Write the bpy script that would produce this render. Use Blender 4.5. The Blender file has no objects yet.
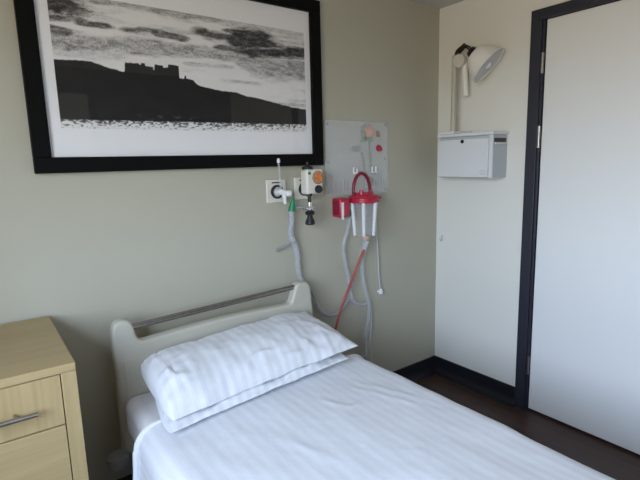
import bpy, bmesh, math, random
import numpy as np
from mathutils import Vector, Matrix, noise
random.seed(4)
S = bpy.context.scene
COL = S.collection
PI = math.pi

# ------------------------------------------------------------------ materials
def mat(name, col, rough=.5, metal=0, bump=0, bscale=60, alpha=1, spec=.5, var=0, coat=0, stretch=(1, 1, 1), sheen=0):
    m = bpy.data.materials.new(name); m.use_nodes = True
    n = m.node_tree.nodes; l = m.node_tree.links
    b = n['Principled BSDF']
    b.inputs['Base Color'].default_value = (*col, 1)
    b.inputs['Roughness'].default_value = rough
    b.inputs['Metallic'].default_value = metal
    b.inputs['Specular IOR Level'].default_value = spec
    b.inputs['Alpha'].default_value = alpha
    b.inputs['Coat Weight'].default_value = coat
    b.inputs['Sheen Weight'].default_value = sheen
    if bump or var:
        tc = n.new('ShaderNodeTexCoord'); mp = n.new('ShaderNodeMapping')
        mp.inputs['Scale'].default_value = stretch
        l.new(tc.outputs['Object'], mp.inputs['Vector'])
        nz = n.new('ShaderNodeTexNoise'); nz.inputs['Scale'].default_value = bscale; nz.inputs['Detail'].default_value = 4
        l.new(mp.outputs['Vector'], nz.inputs['Vector'])
        if bump:
            bp = n.new('ShaderNodeBump'); bp.inputs['Strength'].default_value = bump; bp.inputs['Distance'].default_value = .002
            l.new(nz.outputs['Fac'], bp.inputs['Height']); l.new(bp.outputs['Normal'], b.inputs['Normal'])
        if var:
            rp = n.new('ShaderNodeValToRGB')
            rp.color_ramp.elements[0].position = .3; rp.color_ramp.elements[1].position = .7
            rp.color_ramp.elements[0].color = (*[c * (1 - var) for c in col], 1)
            rp.color_ramp.elements[1].color = (*[min(1, c * (1 + var)) for c in col], 1)
            l.new(nz.outputs['Fac'], rp.inputs['Fac']); l.new(rp.outputs['Color'], b.inputs['Base Color'])
    return m

M = {}
M['wall'] = mat('wall_paint_shaded', (.465, .445, .350), .55, bump=.15, bscale=220, spec=.3)  # grey-green paint, with the back wall's shade darkened into the colour
M['wall_r'] = mat('wall_paint_lit', (.80, .785, .72), .55, bump=.15, bscale=220, spec=.3)  # paler base colour carries the extra light on the right wall
M['ceil'] = mat('ceiling_paint', (.55, .54, .52), .8, bump=.2, bscale=90)
M['wall_f'] = mat('wall_paint_unseen_darkened', (.11, .11, .115), .7)  # unseen front wall, made dark to weaken its reflection in the picture glass
M['base'] = mat('baseboard_vinyl', (.012, .012, .017), .45, bump=.1)
M['doorframe'] = mat('door_frame_paint', (.028, .029, .042), .42, bump=.12, bscale=90)
M['door'] = mat('door_laminate', (.82, .82, .80), .5, bump=.06, bscale=150, spec=.35)
M['steel'] = mat('brushed_steel', (.38, .36, .34), .32, 1, var=.1, bscale=40)
M['chrome'] = mat('chrome', (.8, .8, .8), .12, 1)
M['rail'] = mat('grey_rail', (.36, .335, .32), .26, .95, var=.08, bscale=30)
M['black'] = mat('black_plastic', (.013, .013, .016), .4)
M['dark'] = mat('dark_metal', (.035, .03, .025), .4, .6)
M['frame_black'] = mat('frame_black', (.005, .005, .005), .55, bump=.1, bscale=100, spec=.08)
M['mat_board'] = mat('mat_board', (.82, .82, .82), .7, bump=.05, bscale=300)
M['cream'] = mat('cream_plastic', (.50, .475, .395), .42, bump=.08, bscale=200)
M['cream2'] = mat('ivory_plastic', (.72, .69, .60), .35)
M['white'] = mat('white_plastic', (.8, .8, .79), .35)
M['enamel'] = mat('white_enamel', (.74, .76, .77), .35, bump=.05, bscale=200)
M['enamel_grey'] = mat('grey_enamel', (.50, .53, .56), .42)
M['lampcream'] = mat('lamp_cream', (.62, .59, .50), .4)
M['lampwhite'] = mat('lamp_shade_white', (.86, .84, .78), .4)
M['beige'] = mat('pole_beige', (.50, .46, .37), .4)
M['red'] = mat('red_plastic', (.46, .018, .050), .32)
M['redtube'] = mat('red_rubber', (.50, .07, .06), .35, alpha=.85)
M['dred'] = mat('crimson_rubber', (.21, .008, .03), .3)
M['green'] = mat('green_plastic', (.01, .22, .09), .4)
M['orange'] = mat('orange_dial', (.62, .21, .06), .4, var=.4, bscale=60)
M['grey_tube'] = mat('corrugated_grey', (.54, .56, .58), .35, alpha=.55)
M['clear_tube'] = mat('clear_tubing', (.60, .62, .645), .2, alpha=.36)
M['jar'] = mat('clear_plastic', (.85, .87, .88), .10, alpha=.06)
M['jarlight'] = mat('clear_plastic_rib', (.90, .91, .92), .2, alpha=.75)
M['panel'] = mat('acrylic_sheet', (.80, .82, .81), .15, alpha=.36, spec=.4)
M['cord'] = mat('white_cord', (.62, .64, .66), .5, alpha=.8)
M['pink'] = mat('rose_pink', (.66, .42, .34), .6, var=.2, bscale=40)
M['leaf'] = mat('leaf_green', (.33, .40, .32), .6)
M['brown'] = mat('brown_spot', (.34, .22, .14), .6)
M['grey'] = mat('grey_plastic', (.30, .31, .33), .45)
M['lgrey'] = mat('light_grey_plastic', (.55, .55, .55), .45)
M['ink'] = mat('ink_grey', (.30, .32, .36), .6)
M['lens'] = mat('lamp_lens', (.55, .56, .60), .12, spec=.6)
M['bulb'] = mat('lamp_bulb', (.85, .86, .9), .1)
M['sheet'] = mat('bottom_sheet', (.70, .69, .68), .8, bump=.25, bscale=80)

def wood(name, c1, c2, axis):
    m = mat(name, c1, .42, spec=.4); n = m.node_tree.nodes; l = m.node_tree.links; b = n['Principled BSDF']
    tc = n.new('ShaderNodeTexCoord'); mp = n.new('ShaderNodeMapping')
    sc = {'z': (38, 38, 1.6), 'x': (1.6, 38, 38)}[axis]; mp.inputs['Scale'].default_value = sc
    l.new(tc.outputs['Object'], mp.inputs['Vector'])
    nz = n.new('ShaderNodeTexNoise'); nz.inputs['Scale'].default_value = 1.6; nz.inputs['Detail'].default_value = 6; nz.inputs['Distortion'].default_value = .6
    l.new(mp.outputs['Vector'], nz.inputs['Vector'])
    rp = n.new('ShaderNodeValToRGB'); rp.color_ramp.elements[0].position = .3; rp.color_ramp.elements[1].position = .72
    rp.color_ramp.elements[0].color = (*c2, 1); rp.color_ramp.elements[1].color = (*c1, 1)
    l.new(nz.outputs['Fac'], rp.inputs['Fac']); l.new(rp.outputs['Color'], b.inputs['Base Color'])
    bp = n.new('ShaderNodeBump'); bp.inputs['Strength'].default_value = .08; bp.inputs['Distance'].default_value = .001
    l.new(nz.outputs['Fac'], bp.inputs['Height']); l.new(bp.outputs['Normal'], b.inputs['Normal'])
    return m
M['woodv'] = wood('ash_vertical', (.435, .322, .158), (.35, .258, .118), 'z')
M['woodh'] = wood('ash_horizontal', (.435, .322, .158), (.37, .273, .128), 'x')

def floor_mat():
    m = mat('dark_floor', (.04, .024, .017), .38, spec=.4); n = m.node_tree.nodes; l = m.node_tree.links; b = n['Principled BSDF']
    tc = n.new('ShaderNodeTexCoord'); mp = n.new('ShaderNodeMapping'); mp.inputs['Rotation'].default_value = (0, 0, PI / 2)
    l.new(tc.outputs['Object'], mp.inputs['Vector'])
    br = n.new('ShaderNodeTexBrick'); br.inputs['Scale'].default_value = 1; br.inputs['Brick Width'].default_value = 1.1; br.inputs['Row Height'].default_value = .14
    br.inputs['Mortar Size'].default_value = .0015
    br.inputs['Color1'].default_value = (.11, .060, .046, 1); br.inputs['Color2'].default_value = (.085, .048, .037, 1); br.inputs['Mortar'].default_value = (.02, .012, .01, 1)
    l.new(mp.outputs['Vector'], br.inputs['Vector'])
    mp2 = n.new('ShaderNodeMapping'); mp2.inputs['Scale'].default_value = (30, 2, 1); l.new(tc.outputs['Object'], mp2.inputs['Vector'])
    nz = n.new('ShaderNodeTexNoise'); nz.inputs['Scale'].default_value = 2; nz.inputs['Detail'].default_value = 5; l.new(mp2.outputs['Vector'], nz.inputs['Vector'])
    mx = n.new('ShaderNodeMix'); mx.data_type = 'RGBA'; mx.blend_type = 'MULTIPLY'; mx.inputs['Factor'].default_value = .6
    l.new(br.outputs['Color'], mx.inputs[6]); l.new(nz.outputs['Color'], mx.inputs[7]); l.new(mx.outputs[2], b.inputs['Base Color'])
    return m
M['floor'] = floor_mat()

def fabric(name, period, contrast):
    """white sateen stripe: UV x runs across the stripes in metres"""
    m = mat(name, (.82, .83, .85), .75, sheen=.25, spec=.25); n = m.node_tree.nodes; l = m.node_tree.links; b = n['Principled BSDF']
    uv = n.new('ShaderNodeUVMap'); sx = n.new('ShaderNodeSeparateXYZ'); l.new(uv.outputs['UV'], sx.inputs[0])
    a = n.new('ShaderNodeMath'); a.operation = 'MULTIPLY'; a.inputs[1].default_value = 2 * PI / period; l.new(sx.outputs['X'], a.inputs[0])
    s = n.new('ShaderNodeMath'); s.operation = 'SINE'; l.new(a.outputs[0], s.inputs[0])
    rp = n.new('ShaderNodeMapRange'); rp.inputs['From Min'].default_value = -.35; rp.inputs['From Max'].default_value = .35; l.new(s.outputs[0], rp.inputs['Value'])
    mx = n.new('ShaderNodeMix'); mx.data_type = 'RGBA'
    mx.inputs[6].default_value = (.70 * (1 - contrast), .715 * (1 - contrast), .74 * (1 - contrast), 1); mx.inputs[7].default_value = (.715, .73, .75, 1)
    l.new(rp.outputs['Result'], mx.inputs['Factor']); l.new(mx.outputs[2], b.inputs['Base Color'])
    r2 = n.new('ShaderNodeMapRange'); r2.inputs['To Min'].default_value = .8; r2.inputs['To Max'].default_value = .5; l.new(rp.outputs['Result'], r2.inputs['Value']); l.new(r2.outputs['Result'], b.inputs['Roughness'])
    tc = n.new('ShaderNodeTexCoord'); nz = n.new('ShaderNodeTexNoise'); nz.inputs['Scale'].default_value = 26; nz.inputs['Detail'].default_value = 5
    l.new(tc.outputs['Object'], nz.inputs['Vector'])
    bp = n.new('ShaderNodeBump'); bp.inputs['Strength'].default_value = .35; bp.inputs['Distance'].default_value = .004
    l.new(nz.outputs['Fac'], bp.inputs['Height']); l.new(bp.outputs['Normal'], b.inputs['Normal'])
    return m
M['duvet'] = fabric('striped_sateen', .037, .045)
M['pillow'] = fabric('striped_pillowcase', .037, .075)

def glass_mat():
    m = bpy.data.materials.new('picture_glass'); m.use_nodes = True; n = m.node_tree.nodes; l = m.node_tree.links
    n.remove(n['Principled BSDF']); out = n['Material Output']
    t = n.new('ShaderNodeBsdfTransparent'); g = n.new('ShaderNodeBsdfGlossy'); g.inputs['Roughness'].default_value = .02
    f = n.new('ShaderNodeFresnel'); f.inputs['IOR'].default_value = 1.45
    ge = n.new('ShaderNodeNewGeometry'); iv = n.new('ShaderNodeMath'); iv.operation = 'SUBTRACT'; iv.inputs[0].default_value = 1; l.new(ge.outputs['Backfacing'], iv.inputs[1])
    mu = n.new('ShaderNodeMath'); mu.operation = 'MULTIPLY'; l.new(f.outputs[0], mu.inputs[0]); l.new(iv.outputs[0], mu.inputs[1])
    mx = n.new('ShaderNodeMixShader'); l.new(mu.outputs[0], mx.inputs[0]); l.new(t.outputs[0], mx.inputs[1]); l.new(g.outputs[0], mx.inputs[2])
    l.new(mx.outputs[0], out.inputs['Surface'])
    return m
M['glass'] = glass_mat()

def print_mat():
    m = mat('photo_print', (.5, .5, .5), .6, spec=.2); n = m.node_tree.nodes; l = m.node_tree.links
    v = n.new('ShaderNodeVertexColor'); v.layer_name = 'ink'; l.new(v.outputs['Color'], n['Principled BSDF'].inputs['Base Color'])
    return m
M['print'] = print_mat()

# ------------------------------------------------------------------ mesh helpers
def box(bm, x0, x1, y0, y1, z0, z1):
    v = [bm.verts.new((x, y, z)) for z in (z0, z1) for y in (y0, y1) for x in (x0, x1)]
    for f in ((0, 2, 3, 1), (4, 5, 7, 6), (0, 1, 5, 4), (2, 6, 7, 3), (0, 4, 6, 2), (1, 3, 7, 5)):
        bm.faces.new([v[i] for i in f])
    return bm

def NB(): return bmesh.new()

def frame_of(d):
    d = d.normalized(); a = Vector((0, 0, 1)) if abs(d.z) < .9 else Vector((1, 0, 0))
    u = d.cross(a).normalized(); return u, u.cross(d)

def sweep(bm, pts, r, seg=10, sub=0):
    """tube along points; r constant or f(t, s) with s the length run"""
    pts = [Vector(p) for p in pts]
    if sub:
        q = [pts[0] * 2 - pts[1]] + pts + [pts[-1] * 2 - pts[-2]]; o = []
        for i in range(1, len(q) - 2):
            for k in range(sub):
                t = k / sub; a, b, c, d = q[i - 1], q[i], q[i + 1], q[i + 2]
                o.append(.5 * ((2 * b) + (c - a) * t + (2 * a - 5 * b + 4 * c - d) * t * t + (3 * b - a - 3 * c + d) * t ** 3))
        pts = o + [pts[-1]]
    rings = []; u = None; run = 0; tot = sum((pts[i + 1] - pts[i]).length for i in range(len(pts) - 1))
    for i, p in enumerate(pts):
        d = (pts[min(i + 1, len(pts) - 1)] - pts[max(i - 1, 0)]).normalized()
        if u is None: u, w = frame_of(d)
        else:
            u = (u - d * u.dot(d)).normalized(); w = d.cross(u)
        if i: run += (p - pts[i - 1]).length
        rr = r(run / tot, run) if callable(r) else r
        rings.append([bm.verts.new(p + (u * math.cos(2 * PI * k / seg) + w * math.sin(2 * PI * k / seg)) * rr) for k in range(seg)])
    for a, b in zip(rings, rings[1:]):
        for k in range(seg):
            bm.faces.new((a[k], a[(k + 1) % seg], b[(k + 1) % seg], b[k]))
    bm.faces.new(rings[0][::-1]); bm.faces.new(rings[-1])
    return bm

def lathe(bm, prof, org, axis=(0, 0, 1), seg=24):
    """closed profile of (radius, height along the axis)"""
    org = Vector(org); ax = Vector(axis).normalized(); u, w = frame_of(ax); rings = []
    for r, h in prof:
        if r < 1e-6: rings.append([bm.verts.new(org + ax * h)])
        else: rings.append([bm.verts.new(org + ax * h + (u * math.cos(2 * PI * k / seg) + w * math.sin(2 * PI * k / seg)) * r) for k in range(seg)])
    for a, b in zip(rings, rings[1:]):
        for k in range(seg):
            k2 = (k + 1) % seg
            if len(a) == 1 and len(b) == 1: continue
            if len(a) == 1: bm.faces.new((a[0], b[k2], b[k]))
            elif len(b) == 1: bm.faces.new((a[k], a[k2], b[0]))
            else: bm.faces.new((a[k], a[k2], b[k2], b[k]))
    return bm

def cyl(bm, p0, p1, r0, r1=None, seg=20, rim=0):
    r1 = r0 if r1 is None else r1
    p0, p1 = Vector(p0), Vector(p1); L = (p1 - p0).length
    pr = [(0, 0), (r0 - rim, 0)] + ([(r0, rim), (r1, L - rim)] if rim else [(r0, 0), (r1, L)][1 if False else 0:]) + [(r1 - rim, L), (0, L)]
    return lathe(bm, pr, p0, p1 - p0, seg)

def prism(bm, poly, y0, y1):
    """polygon in x,z extruded along y"""
    a = [bm.verts.new((x, y0, z)) for x, z in poly]; b = [bm.verts.new((x, y1, z)) for x, z in poly]
    bm.faces.new(a); bm.faces.new(b[::-1])
    for i in range(len(poly)):
        j = (i + 1) % len(poly); bm.faces.new((a[j], a[i], b[i], b[j]))
    return bm

def wloc(o):
    v = Vector(o.location)
    while o.parent: o = o.parent; v += o.location
    return v

def obj(name, bm, m, parent=None, bev=0, bseg=2, smooth=True, origin=None, solid=0, subd=0):
    bmesh.ops.recalc_face_normals(bm, faces=bm.faces)
    me = bpy.data.meshes.new(name)
    if parent: org = wloc(parent)
    else:
        vs = [v.co for v in bm.verts]
        org = Vector(origin) if origin else Vector(((min(v.x for v in vs) + max(v.x for v in vs)) / 2, (min(v.y for v in vs) + max(v.y for v in vs)) / 2, min(v.z for v in vs)))
    bmesh.ops.translate(bm, vec=-org, verts=bm.verts)
    bm.to_mesh(me); bm.free()
    if smooth:
        for p in me.polygons: p.use_smooth = True
        me.set_sharp_from_angle(angle=math.radians(38))
    me.materials.append(M[m] if isinstance(m, str) else m)
    o = bpy.data.objects.new(name, me); COL.objects.link(o)
    if parent: o.parent = parent
    else: o.location = org
    if bev:
        b = o.modifiers.new('bevel', 'BEVEL'); b.width = bev; b.segments = bseg; b.limit_method = 'ANGLE'; b.angle_limit = math.radians(40)
    if solid:
        s = o.modifiers.new('solid', 'SOLIDIFY'); s.thickness = solid; s.offset = -1
    if subd:
        s = o.modifiers.new('subd', 'SUBSURF'); s.levels = subd; s.render_levels = subd
    return o

def thing(name, loc, label, cat, group=None):
    o = bpy.data.objects.new(name, None); COL.objects.link(o); o.location = loc; o.empty_display_size = .05
    o['label'] = label; o['category'] = cat
    if group: o['group'] = group
    return o

def tag(o, label, cat, group=None):
    o['label'] = label; o['category'] = cat
    if group: o['group'] = group
    return o

def struct(name, bm, m, parent=None, **k):
    o = obj(name, bm, m, parent, **k); o['kind'] = 'structure'; return o

def bx(*a): return box(NB(), *a)

# ------------------------------------------------------------------ the room
H = 2.349; XL = -3.25; YF = -2.95; T = .12
struct('floor', bx(XL - T, T, YF - T, T, -.1, 0), 'floor', smooth=False)
struct('ceiling', bx(XL - T, T, YF - T, T, H, H + .1), 'ceil', smooth=False)
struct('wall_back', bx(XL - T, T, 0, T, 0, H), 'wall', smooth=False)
FO, FI, FH, FHI = -.613, -.680, 2.18, 2.128      # door frame: outer and inner edge, outer and inner head
DF0, DF1 = -1.70, -1.633
w = NB(); box(w, 0, T, FO, 0, 0, H); box(w, 0, T, DF0, FO, FH, H); box(w, 0, T, YF, DF0, 0, H); box(w, .065, T, DF0, FO, 0, FH)  # last box: unseen panel added behind the leaf to block light under the door
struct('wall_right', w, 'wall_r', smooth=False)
WY0, WY1, WZ0, WZ1 = -2.8, -1.15, .95, 2.12
w = NB(); box(w, XL - T, XL, WY1, 0, 0, H); box(w, XL - T, XL, YF, WY0, 0, H); box(w, XL - T, XL, WY0, WY1, 0, WZ0); box(w, XL - T, XL, WY0, WY1, WZ1, H)
struct('wall_left', w, 'wall', smooth=False)
struct('wall_front', bx(XL - T, T, YF - T, YF, 0, H), 'wall_f', smooth=False)
# window in the left wall
win = bpy.data.objects.new('window_1', None); COL.objects.link(win); win.location = (XL, (WY0 + WY1) / 2, WZ0); win['kind'] = 'structure'
w = NB()
for a in ((WY0, WY1, WZ0, WZ0 + .05), (WY0, WY1, WZ1 - .05, WZ1), (WY0, WY0 + .05, WZ0 + .05, WZ1 - .05), (WY1 - .05, WY1, WZ0 + .05, WZ1 - .05), ((WY0 + WY1) / 2 - .025, (WY0 + WY1) / 2 + .025, WZ0 + .05, WZ1 - .05)):
    box(w, XL - .08, XL - .03, *a)
struct('window_frame', w, 'white', win, smooth=False)
struct('window_sill', bx(XL - .03, XL + .05, WY0 - .04, WY1 + .04, WZ0 - .025, WZ0), 'white', win, bev=.004)

BH = .11
def baseb(name, poly, rng, axis):
    bm = NB(); a = []
    for c in rng:
        a.append([bm.verts.new((c, p, z) if axis == 'x' else (p, c, z)) for p, z in poly])
    n = len(poly)
    for i in range(n): bm.faces.new((a[0][i], a[0][(i + 1) % n], a[1][(i + 1) % n], a[1][i]))
    bm.faces.new(a[0]); bm.faces.new(a[1][::-1])
    return struct(name, bm, 'base')
cove = [(0, 0), (-.045, 0), (-.045, .003), (-.022, .010), (-.010, .028), (-.006, .05), (-.005, BH - .004), (0, BH)]
baseb('baseboard_back', cove, (XL, 0), 'x')
baseb('baseboard_right', cove, (FO, 0), 'y')
baseb('baseboard_left', [(XL - p, z) for p, z in cove], (YF, 0), 'y')

d1 = bpy.data.objects.new('door_1', None); COL.objects.link(d1); d1.location = (0, FO, 0); d1['kind'] = 'structure'
w = NB()
# jamb section: face plate proud of the wall and a rebate behind the leaf
box(w, -.016, .06, FI + .012, FO + .004, 0, FHI); box(w, -.006, .06, FI, FI + .012, 0, FHI)
box(w, -.016, .06, DF0, DF1, 0, FHI)
box(w, -.016, .06, DF0, FO + .004, FHI, FH)
struct('door_frame', w, 'doorframe', d1, bev=.002)
struct('door_leaf', bx(.004, .044, DF1 + .004, FI - .005, .012, FHI - .003), 'door', d1, bev=.002)
for z0, z1 in ((1.864, 1.967), (1.488, 1.602), (.22, .33)):
    w = NB(); yk = FI + .003
    for k in range(3):
        a = z0 + (z1 - z0) * k / 3; b = z0 + (z1 - z0) * (k + 1) / 3 - .002
        cyl(w, (-.009, yk, a), (-.009, yk, b), .0075, seg=12)
    box(w, -.010, -.0055, yk - .0, yk + .009, z0, z1)
    struct('hinge', w, 'steel', d1)
d2 = bpy.data.objects.new('door_2', None); COL.objects.link(d2); d2.location = (-1.87, YF, 0); d2['kind'] = 'structure'
w = NB(); box(w, -2.36, -2.29, YF, YF + .02, 0, 2.12); box(w, -1.46, -1.39, YF, YF + .02, 0, 2.12); box(w, -2.36, -1.39, YF, YF + .02, 2.12, 2.19)
struct('door_frame', w, 'doorframe', d2, bev=.002)
struct('door_leaf', bx(-2.288, -1.462, YF, YF + .012, .01, 2.118), 'door', d2)

# ------------------------------------------------------------------ framed picture
PX0, PX1, PZ0, PZ1 = -2.245, -.938, 1.428, 2.231
IX0, IX1, IZ0, IZ1 = -2.186, -.997, 1.4864, 2.173
pic = thing('framed_picture', (-1.58, -.002, PZ0), 'large black framed monochrome print of a hilltop castle on wall above bed', 'picture')
w = NB(); dp = -.032
box(w, PX0, PX1, dp, -.002, PZ0, IZ0); box(w, PX0, PX1, dp, -.002, IZ1, PZ1); box(w, PX0, IX0, dp, -.002, IZ0, IZ1); box(w, IX1, PX1, dp, -.002, IZ0, IZ1)
obj('frame', w, 'frame_black', pic, bev=.003, smooth=False)
obj('mat_board', bx(IX0, IX1, -.012, -.004, IZ0, IZ1), 'mat_board', pic, smooth=False)
obj('glass_pane', bx(IX0, IX1, -.020, -.0185, IZ0, IZ1), 'glass', pic, smooth=False)
# the print: ink tones worked out on a fine grid
QX0, QX1, QZ0, QZ1 = -2.140, -1.021, 1.594, 2.078
NX, NZ = 520, 226
def vnoise(X, Y, seed):
    r = np.random.RandomState(seed); g = r.rand(257, 257)
    xi = np.floor(X).astype(int); yi = np.floor(Y).astype(int); fx = X - xi; fy = Y - yi
    fx = fx * fx * (3 - 2 * fx); fy = fy * fy * (3 - 2 * fy); xi %= 256; yi %= 256
    return (g[xi, yi] * (1 - fx) + g[xi + 1, yi] * fx) * (1 - fy) + (g[xi, yi + 1] * (1 - fx) + g[xi + 1, yi + 1] * fx) * fy
def fbm(X, Y, seed, o=4):
    a = 0; s = .5
    for k in range(o): a = a + s * vnoise(X * 2 ** k, Y * 2 ** k, seed + k); s *= .5
    return a
xs = np.linspace(QX0, QX1, NX); zs = np.linspace(QZ0, QZ1, NZ); X, Z = np.meshgrid(xs, zs)
A = X + 3; Bz = Z
wob = (fbm(A * 11, Bz * 40, 3, 5) - .47) * .95
fine = fbm(A * 46, Bz * 130, 63, 3) - .44
ink = .05 + .30 * np.clip((fbm(A * 5, Bz * 44, 11) - .50) * 4, 0, 1)
STROKES = [(-2.144, 2.035, -2.079, 2.035, 0.031, 0.95), (-2.1, 2.028, -2.027, 2.023, 0.014, 0.7), (-2.137, 1.982, -2.037, 1.991, 0.011, 0.75), (-2.031, 1.98, -1.961, 1.982, 0.011, 0.8), (-2.049, 2.009, -2.015, 2.007, 0.007, 0.5), (-2.141, 1.944, -2.102, 1.939, 0.014, 0.8), (-2.132, 1.907, -1.786, 1.919, 0.03, 0.5), (-1.864, 1.914, -1.572, 1.923, 0.024, 0.5), (-1.617, 1.922, -1.328, 1.927, 0.017, 0.45), (-2.116, 1.867, -1.905, 1.879, 0.011, 0.25), (-1.866, 1.977, -1.836, 1.978, 0.009, 0.75), (-1.812, 1.984, -1.739, 1.986, 0.009, 0.7), (-1.748, 1.981, -1.656, 1.974, 0.012, 0.8), (-1.552, 2.011, -1.492, 1.998, 0.017, 0.85), (-1.502, 2.001, -1.395, 2.004, 0.02, 0.9), (-1.433, 2.031, -1.343, 2.034, 0.011, 0.8), (-1.380, 2.022, -1.248, 2.030, 0.022, 0.95), (-1.386, 1.998, -1.261, 2.004, 0.034, 0.95), (-1.323, 2.02, -1.305, 1.965, 0.035, 0.7), (-1.411, 2.064, -1.321, 2.059, 0.017, 0.3), (-1.466, 1.959, -1.263, 1.956, 0.013, 0.8), (-1.3, 1.956, -1.01, 1.983, 0.021, 0.95), (-1.264, 1.943, -1.011, 1.964, 0.014, 0.65), (-1.195, 1.895, -1.001, 1.903, 0.047, 0.55), (-1.356, 1.898, -1.194, 1.913, 0.014, 0.4), (-1.454, 1.918, -1.329, 1.918, 0.011, 0.5), (-1.857, 2.078, -1.492, 2.073, 0.02, 0.45), (-1.492, 2.073, -1.007, 2.064, 0.013, 0.3), (-1.978, 2.066, -1.85, 2.076, 0.015, 0.5), (-1.62, 1.873, -1.432, 1.878, 0.008, 0.3)]
for x1, z1, x2, z2, hw, dk in STROKES:
    dx, dz = x2 - x1, z2 - z1; t = np.clip(((X - x1) * dx + (Z - z1) * dz) / (dx * dx + dz * dz), 0, 1)
    ddx = (X - x1 - t * dx) * .35; ddz = Z - z1 - t * dz
    q = np.sqrt(ddx ** 2 + ddz ** 2) / hw + wob * 1.5
    ink = np.maximum(ink, dk * np.clip(1.5 - q, 0, .8) / .8)
rs = np.random.RandomState(9)
ink = ink + fine * .75 * np.clip(ink * 2.2, .1, 1) * np.clip(2.2 - ink * 1.8, .4, 1)
ink = np.clip(ink + (rs.rand(NZ, NX) - .5) * .55 * np.clip(ink * 2.5, .15, 1) * np.clip(2.0 - ink * 1.7, .25, 1), .02, .97)
HILL = [(-2.138, 1.84), (-2.085, 1.844), (-2.017, 1.846), (-1.947, 1.826), (-1.893, 1.818), (-1.889, 1.854), (-1.835, 1.854), (-1.831, 1.849), (-1.828, 1.849), (-1.826, 1.857), (-1.811, 1.857), (-1.81, 1.847), (-1.779, 1.846), (-1.779, 1.836), (-1.775, 1.836), (-1.772, 1.858), (-1.739, 1.857), (-1.738, 1.849), (-1.718, 1.849), (-1.715, 1.864), (-1.672, 1.86), (-1.67, 1.813), (-1.651, 1.81), (-1.648, 1.821), (-1.646, 1.823), (-1.642, 1.821), (-1.64, 1.811), (-1.609, 1.808), (-1.603, 1.798), (-1.59, 1.788), (-1.558, 1.782), (-1.526, 1.778), (-1.478, 1.772), (-1.414, 1.77), (-1.364, 1.757), (-1.296, 1.75), (-1.22, 1.736), (-1.146, 1.723), (-1.081, 1.714), (-1.02, 1.711)]
hx, hz = zip(*HILL)
ridge = np.interp(X, hx, hz) + (vnoise(A * 90, A * 0 + 2.2, 5) - .5) * .004
hill = np.clip((ridge - Z) / .0022, 0, 1)
tone = .982 + .012 * (fbm(A * 14, Bz * 30, 21) - .5) - .10 * np.clip((fbm(A * 30, Bz * 60, 31) - .52) * 6, 0, 1) * (np.exp(-((Z - 1.645) / .012) ** 2)) * (np.exp(-((X + 1.70) / .13) ** 2) + np.exp(-((X + 1.47) / .04) ** 2))
ink = ink * (1 - hill) + tone * hill
edge = 1.628 + (X - QX0) / (QX1 - QX0) * .008
sp = np.clip((edge - Z) / .004, 0, 1)
surf = np.clip(.75 - (edge - Z) / .034 + (vnoise(A * 120, Bz * 260, 44) - .5) * 2.0, .04, .9)
ink = ink * (1 - sp) + surf * sp
g = .80 * (1 - np.clip(ink, 0, .985)) + .004
me = bpy.data.meshes.new('print_sheet')
yp = -.0135
ox, oy, oz = pic.location
verts = np.stack([(X * .9934 - .0162).ravel() - ox, np.full(X.size, yp - oy), (Z * .9934 + .0095).ravel() - oz], 1)
i = np.arange(NX * NZ).reshape(NZ, NX)
faces = np.stack([i[:-1, :-1].ravel(), i[:-1, 1:].ravel(), i[1:, 1:].ravel(), i[1:, :-1].ravel()], 1)
me.from_pydata(verts.tolist(), [], faces.tolist())
ca = me.color_attributes.new('ink', 'FLOAT_COLOR', 'POINT')
warm = np.stack([g.ravel() * 1.0, g.ravel() * .985, g.ravel() * .965, np.ones(g.size)], 1).astype(np.float32)
ca.data.foreach_set('color', warm.ravel())
me.materials.append(M['print'])
po = bpy.data.objects.new('print_sheet', me); COL.objects.link(po); po.parent = pic
po['label'] = 'black and white seaside castle print'

# ------------------------------------------------------------------ hospital bed
bed = thing('hospital_bed', (-1.6, -1.1, 0), 'cream hospital bed with moulded headboard and grey grab rail against wall', 'bed')
HB = [(-2.072, .30), (-2.072, .80), (-2.069, .832), (-2.062, .850), (-2.048, .860), (-2.028, .862), (-2.010, .858), (-1.998, .848), (-1.990, .828), (-1.984, .795), (-1.977, .776), (-1.964, .766), (-1.94, .764)]
n = 14
for k in range(1, n): HB.append((-1.94 + .66 * k / n, .764 + .007 * k / n + .012 * math.sin(PI * k / n)))
HB += [(-1.268, .772), (-1.256, .784), (-1.246, .808), (-1.232, .848), (-1.224, .861), (-1.208, .867), (-1.175, .866), (-1.158, .860), (-1.147, .846), (-1.141, .822), (-1.128, .66), (-1.122, .50), (-1.122, .30)]
obj('headboard', prism(NB(), HB, -.172, -.122), 'cream', bed, bev=.012, bseg=4)
w = NB(); box(w, -2.04, -1.155, -.1745, -.1715, .34, .70)
obj('headboard_panel', w, 'cream', bed, bev=.002)
w = NB(); cyl(w, (-2.0, -.147, .822), (-1.215, -.147, .846), .0125, seg=18)
obj('grab_rail', w, 'rail', bed)
obj('bed_frame', bx(-2.02, -1.16, -2.14, -.16, .33, .40), 'cream', bed, bev=.008)
for sx in (-2.095, -1.105):
    w = NB(); lathe(w, [(0, 0), (.030, 0), (.042, .010), (.045, .03), (.042, .05), (.030, .06), (0, .06)], (sx, -.175, .272))
    obj('corner_bumper', w, 'grey', bed)
w = NB(); box(w, -1.75, -1.45, -1.75, -.55, .10, .33)
obj('lift_column', w, 'grey', bed, bev=.01)
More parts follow.
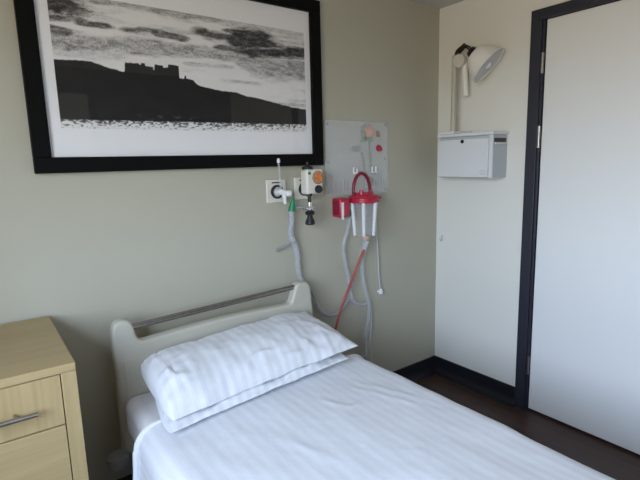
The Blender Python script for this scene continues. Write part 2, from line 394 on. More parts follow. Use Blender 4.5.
for sx in (-1.98, -1.2):
    for sy in (-.30, -2.0):
        w = NB(); cyl(w, (sx, sy, .12), (sx, sy, .34), .022)
        lg = obj('leg', w, 'cream', bed)
        w = NB(); lathe(w, [(0, -.016), (.05, -.016), (.062, -.009), (.062, .009), (.05, .016), (0, .016)], (sx, sy, .0625), (1, 0, 0)); obj('castor_wheel', w, 'black', lg)

def rbox(x0, x1, y0, y1, z0, z1): return bx(x0, x1, y0, y1, z0, z1)
mt = obj('mattress', bx(-2.060, -1.135, -2.13, -.18, .401, .566), 'sheet', bev=.045, bseg=5)
tag(mt, 'thick mattress in pale sheet lying on bed frame beneath the striped cover', 'mattress')

# duvet: a strip that drapes over both long sides
def duvet():
    R = .075; top = .590; xl, xr = -2.098, -1.092; hangl, hangr = .30, .27; y0, y1 = -.500, -2.17
    prof = []                                          # (x, z, nx, nz, arc)
    def add(x, z, nx, nz): prof.append((x, z, nx, nz))
    for k in range(14): t = k / 14; add(xl - .035 * (1 - t) ** 2, top - R - hangl * (1 - t), -1, 0)
    for k in range(9): a = PI - PI / 2 * k / 8; add(xl + R + R * math.cos(a), top - R + R * math.sin(a), math.cos(a), math.sin(a))
    N = 60
    for k in range(1, N): t = k / N; add(xl + R + (xr - xl - 2 * R) * t, top + .008 * math.sin(PI * t), 0, 1)
    for k in range(9): a = PI / 2 - PI / 2 * k / 8; add(xr - R + R * math.cos(a), top - R + R * math.sin(a), math.cos(a), math.sin(a))
    for k in range(1, 13): t = k / 12; add(xr + .03 * t * t, top - R - hangr * t, 1, 0)
    arc = [0]
    for a, b in zip(prof, prof[1:]): arc.append(arc[-1] + math.hypot(b[0] - a[0], b[1] - a[1]))
    bm = NB(); uvl = bm.loops.layers.uv.new('UVMap'); M_ = 130; G = []
    creases = [((-1.515, -.74), (-1.47, -.85), .006, .010), ((-1.32, -.70), (-1.20, -1.02), .004, .010), ((-1.36, -.73), (-1.26, -1.0), .004, .008), ((-1.50, -.84), (-1.42, -.85), .004, .008), ((-1.75, -.85), (-1.69, -1.05), .004, .012)]
    for j in range(M_ + 1):
        t = j / M_; y = y0 + (y1 - y0) * t; row = []
        for i, (x, z, nx, nz) in enumerate(prof):
            p = Vector((x, y, z))
            d = .006 * noise.noise(Vector((x * 4, y * 4, z * 4))) + .0022 * noise.noise(Vector((x * 16, y * 11, z * 14 + 5)))
            side = max(0, -nx) + max(0, nx)
            d += side * .012 * noise.noise(Vector((y * 5, 3.1, z * 1.5)))
            if nz > .5:
                for (ax, ay), (bx_, by), hgt, wd in creases:
                    vx, vy = bx_ - ax, by - ay; tt = min(1, max(0, ((x - ax) * vx + (y - ay) * vy) / (vx * vx + vy * vy)))
                    q = math.hypot(x - ax - vx * tt, y - ay - vy * tt) / wd
                    d += hgt * math.exp(-q * q) * math.sin(PI * (tt * .9 + .05))
            e = math.exp(-((y - y0) / .02) ** 2)         # soft rolled hem at the head end
            d += .004 * e
            yy = y + .008 * noise.noise(Vector((x * 6, 1.3, z * 6))) * math.exp(-(t * 12))
            # the hem falls away a little further down the left side
            if i < 22: yy -= .0 + .0 * (22 - i)
            row.append(bm.verts.new((p.x + nx * d, yy, p.z + nz * d)))
        G.append(row)
    for j in range(M_):
        for i in range(len(prof) - 1):
            f = bm.faces.new((G[j][i], G[j][i + 1], G[j + 1][i + 1], G[j + 1][i]))
            for lp, (a, b) in zip(f.loops, ((i, j), (i + 1, j), (i + 1, j + 1), (i, j + 1))):
                lp[uvl].uv = (arc[a], b / M_ * 1.7)
    return bm
dv = obj('bed_cover', duvet(), 'duvet', solid=.016, subd=1)
tag(dv, 'white cover with faint satin stripes spread over bed, draping down its sides', 'bedspread')
# piped hem along the head end is a part of the cover
def hem():
    R = .075; top = .592; xl, xr = -2.098, -1.092
    pts = [(xl - .032, -.500, .262), (xl - .012, -.500, .40), (xl - .004, -.502, .50)]
    for k in range(6): a = PI - PI / 2 * k / 5; pts.append((xl + R + R * math.cos(a), -.502, top - R - .006 + R * math.sin(a)))
    for k in range(1, 12): pts.append((xl + R + (xr - xl - 2 * R) * k / 12, -.502, top - .006 + .008 * math.sin(PI * k / 12)))
    for k in range(6): a = PI / 2 - PI / 2 * k / 5; pts.append((xr - R + R * math.cos(a), -.502, top - R - .006 + R * math.sin(a)))
    pts += [(xr + .008, -.502, .40), (xr + .028, -.500, .275)]
    return sweep(NB(), pts, lambda t, s: .0105 + .0012 * noise.noise(Vector((s * 14, 0, 2))), 10, 3)
obj('hem', hem(), 'duvet', dv)

def pillow(name, a, b, T, fn, seed, wr=1.0):
    """a, b half sizes; fn maps local (x, y, z) to the world"""
    N, K = 72, 44; bm = NB(); uvl = bm.loops.layers.uv.new('UVMap'); L = []
    for sgn in (1, -1):
        G = []
        for j in range(K + 1):
            v = -1 + 2 * j / K; v = math.copysign(1 - (1 - abs(v)) ** 1.35, v); row = []
            for i in range(N + 1):
                u = -1 + 2 * i / N; u = math.copysign(1 - (1 - abs(u)) ** 1.35, u)
                x = a * u * (1 - (.045 * (1 - v * v) * u * u if u > 0 else .05 * v ** 4)); y = b * v * (1 - .06 * (1 - u * u) * v * v)
                h = T * ((1 - abs(u) ** (14 if u < 0 else 3.0)) * (1 - abs(v) ** 2.4)) ** .62
                edge = min(1, (1 - abs(u)) * (6 if u > 0 else 14)) * min(1, (1 - abs(v)) * 6)
                w_ = .010 * noise.noise(Vector((x * 7 + seed, y * 7, sgn))) + .004 * noise.noise(Vector((x * 20 + seed, y * 14, sgn * 2)))
                # gathers running in from the corners and short edges
                ang = math.atan2(v, u); rr = math.hypot(u, v)
                w_ += .006 * max(0, rr - .55) * math.sin(ang * 23 + 3 * noise.noise(Vector((x * 6, y * 6, seed))))
                # sharp fine creases
                rg = 1 - abs(noise.noise(Vector((x * 9 + y * 6 + seed, y * 13 - x * 3, 4.4))))
                w_ += .0105 * (rg ** 7 - .25) * (.35 + 1.5 * max(0, -v - .25) + 1.2 * max(0, -u - .62) + .9 * max(0, u - .35))
                w_ -= .005 * math.exp(-((u + .83 + .03 * v) / .012) ** 2)
                edge2 = math.copysign(0, 1)
                rim = .004 * noise.noise(Vector((x * 18, y * 18, seed + 7))) * (1 - edge)
                z = sgn * (h + w_ * wr * edge * (1 if sgn > 0 else .4)) + rim
                if j in (0, K) or i in (0, N): z = rim
                row.append((x, y, z))
            G.append(row)
        L.append(G)
    vt = [[None] * (N + 1) for _ in range(K + 1)]; vb = [[None] * (N + 1) for _ in range(K + 1)]
    for j in range(K + 1):
        for i in range(N + 1):
            vt[j][i] = bm.verts.new(fn(*L[0][j][i]))
            vb[j][i] = vt[j][i] if (j in (0, K) or i in (0, N)) else bm.verts.new(fn(*L[1][j][i]))
    for V, s in ((vt, 1), (vb, -1)):
        for j in range(K):
            for i in range(N):
                q = ((i, j), (i + 1, j), (i + 1, j + 1), (i, j + 1))
                f = bm.faces.new([V[b_][a_] for a_, b_ in (q if s > 0 else q[::-1])])
                for lp, (a_, b_) in zip(f.loops, (q if s > 0 else q[::-1])):
                    lp[uvl].uv = (L[0][b_][a_][0], L[0][b_][a_][1])
    return obj(name, bm, 'pillow')

def low_fn(x, y, z):
    zz = max(z * (1 if z > 0 else .55), -.03)
    y += (.008 * noise.noise(Vector((x * 8, 9.2, 0))) + .003 * noise.noise(Vector((x * 26, 1.2, 0)))) * max(0, -y / .2)
    return (-1.607 + x + .20 * y, -.412 + y + .055 * x, .622 + zz + .012 * (x / .4))
p2 = pillow('pillow', .395, .205, .040, low_fn, 3.3, 1.0)
tag(p2, 'flatter white pillow squashed underneath the plump one on bed', 'pillow', 'pillows on the bed')

def top_fn(x, y, z):
    u = x / .42; v = y / .215                            # v = -1 is the front edge
    zz = z * (1 if z > 0 else .45)
    lift = .020 * max(0, v) ** 1.5 + .018 * u * (1 if u > 0 else 1.0)
    droop = -.030 * max(0, -v) ** 2
    y += (.010 * noise.noise(Vector((x * 9, 2.2, 0))) + .004 * noise.noise(Vector((x * 28, 7.2, 0)))) * max(0, -v)
    droop += .006 * noise.noise(Vector((x * 16, 5.5, 1))) * max(0, -v)
    return (-1.603 + x + .05 * y, -.398 + y + .035 * x, .684 + lift + droop + zz)
p1 = pillow('pillow', .412, .208, .088, top_fn, 8.8)
tag(p1, 'plump white striped pillow, the upper one of two, leaning on headboard', 'pillow', 'pillows on the bed')

# ------------------------------------------------------------------ chest beside the bed
cab = thing('bedside_cabinet', (-2.56, -.30, 0), 'pale ash bedside cabinet with bar handle drawer, left of bed', 'cabinet')
CX0, CX1, CY0, CY1, CZ = -2.865, -2.256, -.566, -.022, .895
obj('top_board', bx(CX0, CX1, CY0 - .004, CY1, CZ - .026, CZ), 'woodh', cab, bev=.003)
w = NB(); box(w, CX1 - .040, CX1, CY0, CY1, 0, CZ - .026); box(w, CX0, CX0 + .040, CY0, CY1, 0, CZ - .026)
box(w, CX0 + .04, CX1 - .04, CY0 + .01, CY1, .04, .06); box(w, CX0 + .04, CX1 - .04, CY1 - .012, CY1, .06, CZ - .026); box(w, CX0 + .04, CX1 - .04, CY0 + .004, CY0 + .02, 0, .075)
obj('carcass', w, 'woodv', cab, bev=.0015)
dr = obj('drawer', bx(CX0 + .042, CX1 - .0425, CY0 + .002, CY0 + .022, .7155, CZ - .0285), 'woodv', cab, bev=.0012)
def bar_handle(z, par):
    w = NB(); cyl(w, (-2.757, CY0 - .030, z), (-2.364, CY0 - .030, z), .0065, seg=14, rim=.001)
    for x in (-2.705, -2.416): cyl(w, (x, CY0 + .004, z), (x, CY0 - .030, z), .005, seg=10)
    obj('handle', w, 'steel', par)
bar_handle(.782, dr)
dd = obj('cabinet_door', bx(CX0 + .042, CX1 - .0425, CY0 + .002, CY0 + .022, .08, .7115), 'woodh', cab, bev=.0012)
bar_handle(.50, dd)

# ------------------------------------------------------------------ medical gas outlets and what plugs into them
def outlet(name, x0, x1, z0, z1, label):
    xc, zc = (x0 + x1) / 2, (z0 + z1) / 2 - .003
    t = thing(name, (xc, 0, z0), label, 'wall outlet', 'gas outlets below the picture')
    obj('face_plate', bx(x0, x1, -.012, 0, z0, z1), 'cream2', t, bev=.004)
    w = NB(); lathe(w, [(.026, .0), (.034, .0), (.034, .010), (.031, .014), (.026, .014), (.024, .008)], (xc, -.012, zc), (0, -1, 0), 28); obj('collar_ring', w, 'black', t)
    w = NB(); lathe(w, [(0, 0), (.025, 0), (.025, .006), (.010, .008), (0, .004)], (xc, -.012, zc), (0, -1, 0)); obj('socket', w, 'lgrey', t)
    obj('name_strip', bx(xc - .026, xc + .026, -.0135, -.012, z1 - .018, z1 - .012), 'black', t)
    return t, xc, zc
o1, x1c, z1c = outlet('gas_outlet', -1.277, -1.165, 1.250, 1.364, 'cream wall gas outlet with white valve plugged in, nearest the picture left part')
o1['label'] = 'cream square wall gas outlet holding the white plug valve'
o2, x2c, z2c = outlet('gas_outlet', -1.112, -1.000, 1.255, 1.369, 'cream square wall gas outlet half hidden behind the boxy regulator')

fl = thing('plug_valve', (x1c, -.02, z1c), 'white plug valve with slim upright flow tube, in left gas outlet', 'valve')
w = NB(); cyl(w, (x1c, -.016, z1c), (x1c, -.07, z1c), .017, .014, rim=.002); cyl(w, (x1c - .004, -.055, z1c), (x1c + .032, -.070, z1c - .008), .014, .012, rim=.002)
obj('valve_body', w, 'white', fl)
w = NB(); lathe(w, [(0, 0), (.011, 0), (.013, .012), (.008, .022), (.008, .05), (0, .052)], (x1c + .012, -.062, z1c - .008), (.1, 0, -1)); obj('hose_nozzle', w, 'white', fl)
w = NB(); cyl(w, (x1c - .004, -.060, z1c + .006), (x1c - .012, -.060, z1c + .142), .0055, .005); obj('flow_tube', w, 'clear_tube', fl)
w = NB(); lathe(w, [(0, 0), (.0075, 0), (.008, .012), (.005, .020), (0, .022)], (x1c - .012, -.060, z1c + .141)); obj('tube_cap', w, 'white', fl)
w = NB(); cyl(w, (x1c + .024, -.067, z1c - .006), (x1c + .046, -.073, z1c - .010), .0165, .015, rim=.003); obj('tap_knob', w, 'white', fl)

rg = thing('suction_regulator', (-1.062, -.10, 1.14), 'ivory vacuum regulator with orange dial above black fitting', 'regulator')
w = NB(); box(w, -1.106, -1.004, -.112, -.050, 1.285, 1.412); obj('housing', w, 'cream2', rg, bev=.014, bseg=4)
w = NB(); cyl(w, (x2c, -.04, z2c), (x2c, -.018, z2c), .02); obj('plug', w, 'lgrey', rg)
w = NB(); lathe(w, [(0, 0), (.033, 0), (.033, .006), (.028, .009), (.028, .007), (0, .007)], (-1.040, -.110, 1.368), (0, -1, 0), 28); dl = obj('dial_bezel', w, 'brown', rg)
w = NB(); lathe(w, [(0, 0), (.027, 0), (.027, .002), (0, .002)], (-1.040, -.1165, 1.368), (0, -1, 0), 28); obj('dial_face', w, 'orange', dl)
w = NB(); lathe(w, [(0, 0), (.020, 0), (.020, .012), (.016, .018), (0, .018)], (-1.040, -.111, 1.310), (0, -1, 0)); obj('control_knob', w, 'black', rg)
obj('green_mark', bx(-1.098, -1.082, -.1135, -.1115, 1.384, 1.398), 'green', rg)
w = NB(); lathe(w, [(0, 0), (.030, 0), (.027, .012), (.012, .016), (.006, .022), (.006, .036), (0, .036)], (-1.082, -.085, 1.410)); obj('top_cap', w, 'black', rg)
w = NB(); lathe(w, [(0, 0), (.015, 0), (.015, -.012), (.009, -.014), (.009, -.045), (0, -.045)], (-1.082, -.095, 1.290)); obj('outlet_neck', w, 'dark', rg)
w = NB(); lathe(w, [(0, 0), (.013, 0), (.013, -.020), (.017, -.022), (.017, -.036), (.010, -.046), (0, -.046)], (-1.083, -.097, 1.247)); cyl(w, (-1.12, -.097, 1.216), (-1.05, -.097, 1.216), .004)
obj('chrome_collar', w, 'chrome', rg)
w = NB(); lathe(w, [(0, 0), (.018, -.002), (.025, -.010), (.022, -.020), (.013, -.026), (.015, -.036), (.023, -.052), (.026, -.066), (.020, -.072), (0, -.072)], (-1.084, -.098, 1.206)); obj('hose_nut', w, 'black', rg)

# corrugated hose
pts = [(-1.163, -.051, 1.224), (-1.161, -.045, 1.15), (-1.166, -.04, 1.099), (-1.148, -.04, 1.041), (-1.131, -.04, .992), (-1.128, -.04, .923), (-1.118, -.04, .858), (-1.094, -.04, .822), (-1.070, -.032, .80), (-1.031, -.028, .757), (-.993, -.025, .672), (-.947, -.022, .616), (-.87, -.022, .600), (-.812, -.022, .634), (-.772, -.022, .678)]
def corr(t, s):
    base = .0155 if t < .30 else (.0155 - .005 * min(1, (t - .30) / .15))
    return base + .0016 * math.sin(s * 2 * PI / .0125)
hs = obj('corrugated_hose', sweep(NB(), pts, corr, 12, 26), 'grey_tube')
tag(hs, 'grey corrugated breathing hose with green end hanging behind the headboard', 'hose')
w = NB(); lathe(w, [(0, 0), (.0185, 0), (.0165, .02), (.010, .05), (.006, .066), (0, .066)], (-1.163, -.052, 1.206), (.12, -.1, 1)); obj('green_connector', w, 'green', hs)
w = NB(); sweep(w, [(-1.150, -.045, 1.046), (-1.185, -.045, 1.038), (-1.215, -.04, 1.030), (-1.244, -.035, 1.016)], .0055, 8, 4); cyl(w, (-1.238, -.036, 1.019), (-1.250, -.034, 1.013), .008)
obj('side_tail', w, 'ink', hs)
w = NB(); sweep(w, [(-1.155, -.05, 1.215), (-1.13, -.075, 1.224), (-1.10, -.097, 1.218)], .004, 8, 4); obj('supply_line', w, 'ink', hs)

# red vacuum control and canister
rb = thing('vacuum_control', (-.867, -.06, 1.15), 'small red vacuum control box with white stripe beside suction canister', 'control box')
obj('housing', bx(-.893, -.824, -.105, -.028, 1.150, 1.252), 'red', rb, bev=.012, bseg=4)
obj('dark_side', bx(-.8955, -.8925, -.092, -.042, 1.165, 1.24), 'dred', rb)
obj('white_stripe', bx(-.886, -.870, -.1085, -.1045, 1.140, 1.232), 'white', rb, bev=.002)
obj('wall_bracket', bx(-.865, -.832, -.030, 0, 1.17, 1.235), 'lgrey', rb, bev=.003)
w = NB(); cyl(w, (-.800, -.075, 1.185), (-.800, -.075, 1.150), .011, .009); obj('green_port', w, 'green', rb)
w = NB(); cyl(w, (-.822, -.075, 1.178), (-.795, -.075, 1.178), .008); obj('port_arm', w, 'red', rb)

JC = (-.728, -.105)
jar = thing('suction_canister', (JC[0], JC[1], 1.03), 'clear ribbed suction canister with red lid and carrying loop', 'canister')
w = NB(); lathe(w, [(0, 0), (.054, 0), (.059, .006), (.073, .192), (.073, .200), (.070, .200), (.056, .010), (0, .006)], (*JC, 1.033), seg=40); obj('vessel', w, 'jar', jar)
for k in range(4):
    a = (-192 + k * 58) * PI / 180
    p0 = Vector((JC[0] + .059 * math.cos(a), JC[1] + .059 * math.sin(a), 1.045)); p1 = Vector((JC[0] + .073 * math.cos(a), JC[1] + .073 * math.sin(a), 1.228))
    w = NB(); cyl(w, p0, p1, .0085, .0105, 10); obj('rib', w, 'jarlight', jar)
w = NB()
for k in range(9):
    z = 1.06 + k * .018; r = .0612 + (z - 1.039) / .186 * .0140; a0 = -118 * PI / 180; n = 4 if k % 2 else 7
    q = [(JC[0] + r * math.cos(a0 + i * .055), JC[1] + r * math.sin(a0 + i * .055), z) for i in range(n + 1)]
    sweep(w, q, .0026, 6)
obj('graduation_marks', w, 'ink', jar)
w = NB(); lathe(w, [(0, -.012), (.080, -.012), (.085, -.006), (.085, .004), (.080, .006), (.080, .014), (.084, .018), (.080, .026), (.055, .030), (.045, .042), (0, .042)], (*JC, 1.233), seg=40); ld = obj('lid', w, 'red', jar, bev=0)
obj('lid_tab', bx(JC[0] + .070, JC[0] + .118, JC[1] - .016, JC[1] + .016, 1.234, 1.250), 'red', ld, bev=.004)
for px_, hh in ((-.035, .030), (.035, .022)):
    w = NB(); cyl(w, (JC[0] + px_, JC[1] - .02, 1.258), (JC[0] + px_, JC[1] - .02, 1.262 + hh), .014, .011); obj('lid_port', w, 'red', ld)
w = NB(); sweep(w, [(JC[0] + dx_, JC[1], z_) for dx_, z_ in ((-.070, 1.255), (-.074, 1.285), (-.068, 1.325), (-.050, 1.360), (-.020, 1.378), (.012, 1.368), (.034, 1.337), (.045, 1.295), (.047, 1.255))], .0095, 12, 6); obj('carry_loop', w, 'dred', jar)
w = NB(); box(w, JC[0] - .03, JC[0] + .03, JC[1] + .0655, 0, 1.19, 1.222); obj('wall_bracket', w, 'lgrey', jar, bev=.003)
w = NB(); lathe(w, [(0, 0), (.022, 0), (.020, -.012), (.012, -.022), (0, -.024)], (JC[0] + .01, JC[1], 1.036)); obj('pink_outlet', w, 'pink', jar)

rt = obj('suction_tube', sweep(NB(), [(-.700, -.10, 1.006), (-.703, -.08, .96), (-.720, -.06, .905), (-.752, -.05, .828), (-.790, -.05, .759), (-.835, -.05, .681), (-.873, -.05, .596), (-.904, -.05, .51), (-.934, -.05, .40)], .0068, 10, 5), 'redtube')
tag(rt, 'thin red suction tube hanging from canister down behind the bed', 'tube')
w = NB(); cyl(w, (-.700, -.10, 1.008), (-.703, -.08, .955), .011, .009, 12); obj('pale_sleeve', w, 'cord', rt)
ta = obj('drain_tube', sweep(NB(), [(-.800, -.075, 1.155), (-.798, -.05, 1.09), (-.805, -.035, 1.03), (-.819, -.03, .977), (-.806, -.03, .889), (-.786, -.03, .80), (-.770, -.03, .71), (-.755, -.03, .66), (-.70, -.025, .625), (-.640, -.03, .618)], .0125, 10, 6), 'clear_tube')
tag(ta, 'clear grey tube curling from the red control box past the red tube', 'tube')
tb = obj('drain_tube', sweep(NB(), [(-.668, -.06, 1.03), (-.676, -.04, .96), (-.681, -.03, .872), (-.675, -.03, .776), (-.653, -.03, .688), (-.632, -.03, .611), (-.635, -.03, .527), (-.655, -.03, .428), (-.668, -.04, .31), (-.66, -.06, .15), (-.64, -.075, .0125)], .0125, 10, 6), 'clear_tube')
tag(tb, 'clear grey tube hanging straight from canister base to below the mattress', 'tube')
tcu = obj('drain_tube', sweep(NB(), [(-.612, -.022, .625), (-.606, -.022, .52), (-.612, -.022, .42), (-.622, -.03, .31), (-.61, -.06, .13), (-.60, -.075, .006)], .006, 8, 5), 'cord')
tag(tcu, 'thin pale tube hanging low on wall, right of the thicker clear tubes', 'tube')
cd = obj('pull_cord', sweep(NB(), [(-.585, -.02, 1.258), (-.565, -.02, 1.10), (-.553, -.02, 1.007), (-.546, -.02, .892), (-.539, -.02, .77), (-.528, -.02, .675)], .004, 8, 5), 'cord')
tag(cd, 'white hanging cord ending in a small toggle, rightmost on wall', 'cord')
w = NB(); lathe(w, [(0, 0), (.012, 0), (.014, .012), (.009, .03), (0, .032)], (-.526, -.02, .652)); cyl(w, (-.550, -.02, .672), (-.515, -.02, .662), .006); obj('toggle', w, 'white', cd)

# ------------------------------------------------------------------ acrylic panel with a rose
pn = thing('acrylic_panel', (-.68, 0, 1.258), 'translucent grey wall panel with small rose motif, right of the picture', 'panel')
obj('sheet', bx(-.908, -.452, -.006, -.001, 1.258, 1.660), 'panel', pn, bev=.001, smooth=False)
for x, z in ((-.890, 1.44), (-.470, 1.642), (-.470, 1.455), (-.470, 1.276), (-.888, 1.278), (-.888, 1.64)):
    w = NB(); lathe(w, [(0, 0), (.0055, 0), (.0045, .003), (0, .0035)], (x, -.006, z), (0, -1, 0), 12); obj('screw', w, 'grey', pn)
w = NB()
for k in range(5):
    a = 2 * PI * k / 5 + .3; lathe(w, [(0, 0), (.020, 0), (.018, .004), (0, .006)], (-.596 + .014 * math.cos(a), -.0065, 1.607 + .016 * math.sin(a)), (0, -1, 0), 14)
rs_ = obj('rose_flower', w, 'pink', pn)
w = NB()
def leafp(cx, cz, a, L=.030, W=.012):
    pts = [(-L, 0), (-L * .3, W), (L * .5, W * .7), (L, 0), (L * .5, -W * .7), (-L * .3, -W)]
    vs = [(cx + p * math.cos(a) - q * math.sin(a), cz + p * math.sin(a) + q * math.cos(a)) for p, q in pts]; prism(w, vs, -.0085, -.006)
leafp(-.640, 1.585, 2.3); leafp(-.632, 1.560, .3); leafp(-.588, 1.565, -.6); leafp(-.640, 1.625, 1.2)
obj('rose_leaves', w, 'leaf', pn)
w = NB(); sweep(w, [(-.600, -.0075, 1.585), (-.594, -.0075, 1.50), (-.588, -.0075, 1.39)], .003, 6, 4); sweep(w, [(-.655, -.0075, 1.49), (-.640, -.0075, 1.45), (-.636, -.0075, 1.38)], .003, 6, 4); obj('rose_stem', w, 'leaf', pn)
w = NB(); lathe(w, [(0, 0), (.017, 0), (.013, .006), (0, .007)], (-.528, -.006, 1.594), (0, -1, 0), 14); obj('brown_bud', w, 'brown', pn)
w = NB(); lathe(w, [(0, 0), (.019, 0), (.016, .008), (0, .010)], (-.524, -.006, 1.514), (0, -1, 0), 14); lathe(w, [(0, 0), (.012, 0), (0, .008)], (-.505, -.006, 1.508), (0, -1, 0), 12); obj('red_bud', w, 'red', pn)
w = NB()
for x0, x1, z in ((-.722, -.660, 1.524), (-.726, -.655, 1.512), (-.715, -.668, 1.500)): box(w, x0, x1, -.0075, -.006, z - .0025, z + .0025)
obj('text_lines', w, 'ink', pn)
for x, z, h in ((-.716, 1.392, .036), (-.694, 1.387, .03), (-.578, 1.392, .036), (-.550, 1.392, .036)):
    w = NB(); cyl(w, (x, -.010, z - h / 2), (x, -.010, z + h / 2), .006, seg=10); cyl(w, (x, -.010, z - h / 2), (x + .01, -.016, z - h / 2 + .006), .005, seg=8); obj('hook', w, 'white', pn)
for k, (x, h) in enumerate(((-.862, .05), (-.828, .05), (-.79, .055), (-.765, .055), (-.625, .05), (-.56, .05), (-.52, .05), (-.495, .04))):
    obj('marking', bx(x - .004, x + .004, -.0072, -.006, 1.315 - h / 2, 1.315 + h / 2), 'lgrey', pn)

# ------------------------------------------------------------------ wall cabinet and lamp on the right wall
wc = thing('wall_cabinet', (-.07, -.31, 1.333), 'small white lockable metal cabinet mounted on wall beside door', 'cabinet')
BY0, BY1, BZ0, BZ1, BX = -.497, -.128, 1.333, 1.585, -.150
w = NB(); box(w, BX + .012, 0, BY0 + .004, BY1, BZ0, BZ1 - .018)
obj('body', w, 'enamel_grey', wc, bev=.006, bseg=3)
w = NB(); box(w, BX - .004, 0, BY0 - .004, BY1 + .004, BZ1 - .018, BZ1); obj('top_plate', w, 'enamel', wc, bev=.004)
w = NB(); box(w, BX, BX + .014, BY0, BY0 + .022, BZ0, BZ1 - .019); obj('corner_post', w, 'enamel', wc, bev=.003)
dr2 = obj('door', bx(BX - .001, BX + .012, BY0 + .025, BY1 - .002, BZ0 + .004, BZ1 - .034), 'enamel', wc, bev=.003)
w = NB(); lathe(w, [(0, 0), (.0105, 0), (.0105, .005), (.008, .007), (0, .007)], (BX, -.303, 1.538), (-1, 0, 0), 18); box(w, BX - .0085, BX - .006, -.3055, -.3005, 1.532, 1.544); obj('lock', w, 'dark', dr2)
w = NB()
for k in range(2): box(w, BX - .0022, BX - .0008, BY0 + .035, BY0 + .075, BZ0 + .022 + k * .016, BZ0 + .024 + k * .016)
obj('label_lines', w, 'ink', dr2)
obj('grip_slot', bx(-.128, -.020, BY0 + .0015, BY0 + .0045, BZ1 - .058, BZ1 - .036), 'black', wc, bev=.001)
obj('grip_lip', bx(-.128, -.020, BY0 - .004, BY0 + .004, BZ1 - .070, BZ1 - .060), 'enamel', wc, bev=.002)
w = NB(); cyl(w, (-.115, -.322, 1.584), (-.115, -.322, 1.596), .012); obj('top_screw', w, 'lgrey', wc)

lamp = thing('examination_lamp', (-.095, -.175, 1.585), 'cream jointed examination lamp with bell shade standing on white wall cabinet', 'lamp')
obj('mount_plate', bx(-.150, -.03, -.232, -.122, 1.585, 1.601), 'white', lamp, bev=.004)
w = NB(); cyl(w, (-.098, -.195, 1.600), (-.098, -.197, 2.030), .0155, seg=18); obj('pole', w, 'beige', lamp)
w = NB(); cyl(w, (-.060, -.250, 1.800), (-.072, -.244, 2.000), .017, seg=18, rim=.004); obj('spring_arm', w, 'lampwhite', lamp)
w = NB(); cyl(w, (-.115, -.235, 1.995), (-.07, -.225, 1.995), .036, seg=24, rim=.004); obj('pivot_disc', w, 'lampcream', lamp)
w = NB(); sweep(w, [(-.098, -.205, 2.005), (-.098, -.208, 2.040), (-.098, -.225, 2.058), (-.098, -.255, 2.068), (-.098, -.285, 2.060), (-.10, -.305, 2.045)], .010, 10, 4); obj('elbow', w, 'dark', lamp)
w = NB(); cyl(w, (-.098, -.222, 2.045), (-.098, -.268, 2.075), .014, seg=14); obj('hinge_block', w, 'dark', lamp)
ax = Vector((.28, -.67, -.67)).normalized(); rc = Vector((-.125, -.442, 1.930))
prof = [(0, -.108), (.036, -.108), (.056, -.102), (.068, -.088), (.084, -.056), (.098, -.020), (.107, 0), (.103, 0), (.094, -.020), (.080, -.056), (.062, -.086), (0, -.098)]
w = NB(); lathe(w, prof, rc, ax, 40); sh = obj('lamp_shade', w, 'lampwhite', lamp)
w = NB(); lathe(w, [(0, -.010), (.096, -.012), (.096, -.006), (0, -.004)], rc, ax, 40); ln = obj('lens', w, 'lens', lamp)
w = NB(); lathe(w, [(0, -.004), (.020, -.003), (.012, .006), (0, .010)], rc + Vector((-.0, 0, 0)), ax, 16); obj('bulb', w, 'bulb', lamp)
w = NB(); cyl(w, rc - ax * .106, rc - ax * .134, .034, .026, 20); cyl(w, rc - ax * .124 , Vector((-.10, -.290, 2.055)), .009); obj('shade_neck', w, 'dark', lamp)

hk = NB(); box(hk, -.005, 0, -.054, -.044, .915, .952); sweep(hk, [(-.004, -.049, .925), (-.014, -.049, .918), (-.022, -.049, .922), (-.024, -.049, .934)], .003, 8, 4)
hko = obj('wall_hook', hk, 'lgrey'); tag(hko, 'tiny grey hook on right wall below the white wall cabinet', 'hook')

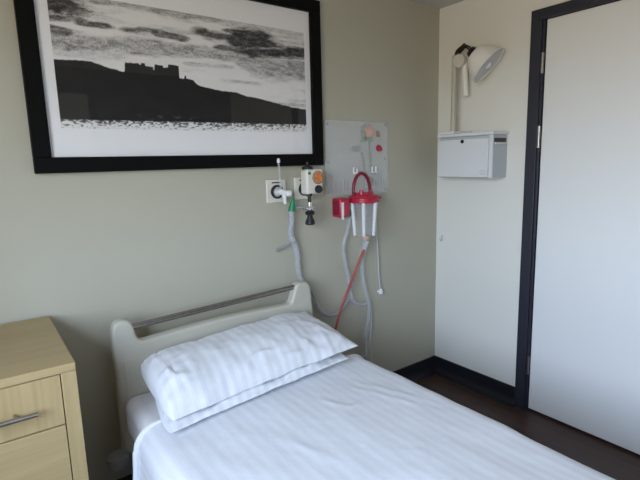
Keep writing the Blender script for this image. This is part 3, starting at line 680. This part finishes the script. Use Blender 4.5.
# ------------------------------------------------------------------ daylight and camera
wd = bpy.data.worlds.new('sky'); S.world = wd; wd.use_nodes = True; n = wd.node_tree.nodes; l = wd.node_tree.links
bg = n['Background']; tc = n.new('ShaderNodeTexCoord'); sx = n.new('ShaderNodeSeparateXYZ'); l.new(tc.outputs['Generated'], sx.inputs[0])
mr = n.new('ShaderNodeMapRange'); mr.inputs['From Min'].default_value = -1; l.new(sx.outputs['Z'], mr.inputs['Value'])
rp = n.new('ShaderNodeValToRGB'); e = rp.color_ramp.elements
e[0].position = .0; e[0].color = (.27, .22, .145, 1); e[1].position = 1; e[1].color = (.62, .80, 1.15, 1)
for p_, c_ in ((.47, (.35, .295, .21)), (.53, (.70, .80, .92)), (.65, (.74, .91, 1.20))):
    q = e.new(p_); q.color = (*c_, 1)
l.new(mr.outputs['Result'], rp.inputs['Fac']); l.new(rp.outputs['Color'], bg.inputs['Color']); bg.inputs['Strength'].default_value = 5.0
pl = bpy.data.lights.new('window_portal', 'AREA'); pl.shape = 'RECTANGLE'; pl.size = WZ1 - WZ0; pl.size_y = WY1 - WY0
pl.cycles.is_portal = True
po = bpy.data.objects.new('window_portal', pl); COL.objects.link(po); po.location = (XL - .06, (WY0 + WY1) / 2, (WZ0 + WZ1) / 2); po.rotation_euler = (0, -PI / 2, 0)

cam = bpy.data.cameras.new('camera'); cam.sensor_width = 36; cam.lens = 472.682 * 36 / 640; cam.clip_start = .02
co = bpy.data.objects.new('camera', cam); COL.objects.link(co); S.camera = co
r = Vector((0.8035836683394415, -0.5946399812166823, -0.025623831031880477)); u = Vector((0.1172206424857751, 0.11590765893875755, 0.9863187798955055))
b = r.cross(u)
co.matrix_world = Matrix(((r.x, u.x, b.x, -2.44308), (r.y, u.y, b.y, -2.03059), (r.z, u.z, b.z, 1.44415), (0, 0, 0, 1)))

S.view_settings.view_transform = 'Standard'; S.view_settings.look = 'None'; S.view_settings.gamma = 1; S.view_settings.use_curve_mapping = False
S.view_settings.exposure = 1.98
S.cycles.max_bounces = 10; S.cycles.transparent_max_bounces = 16; S.cycles.use_denoising = True
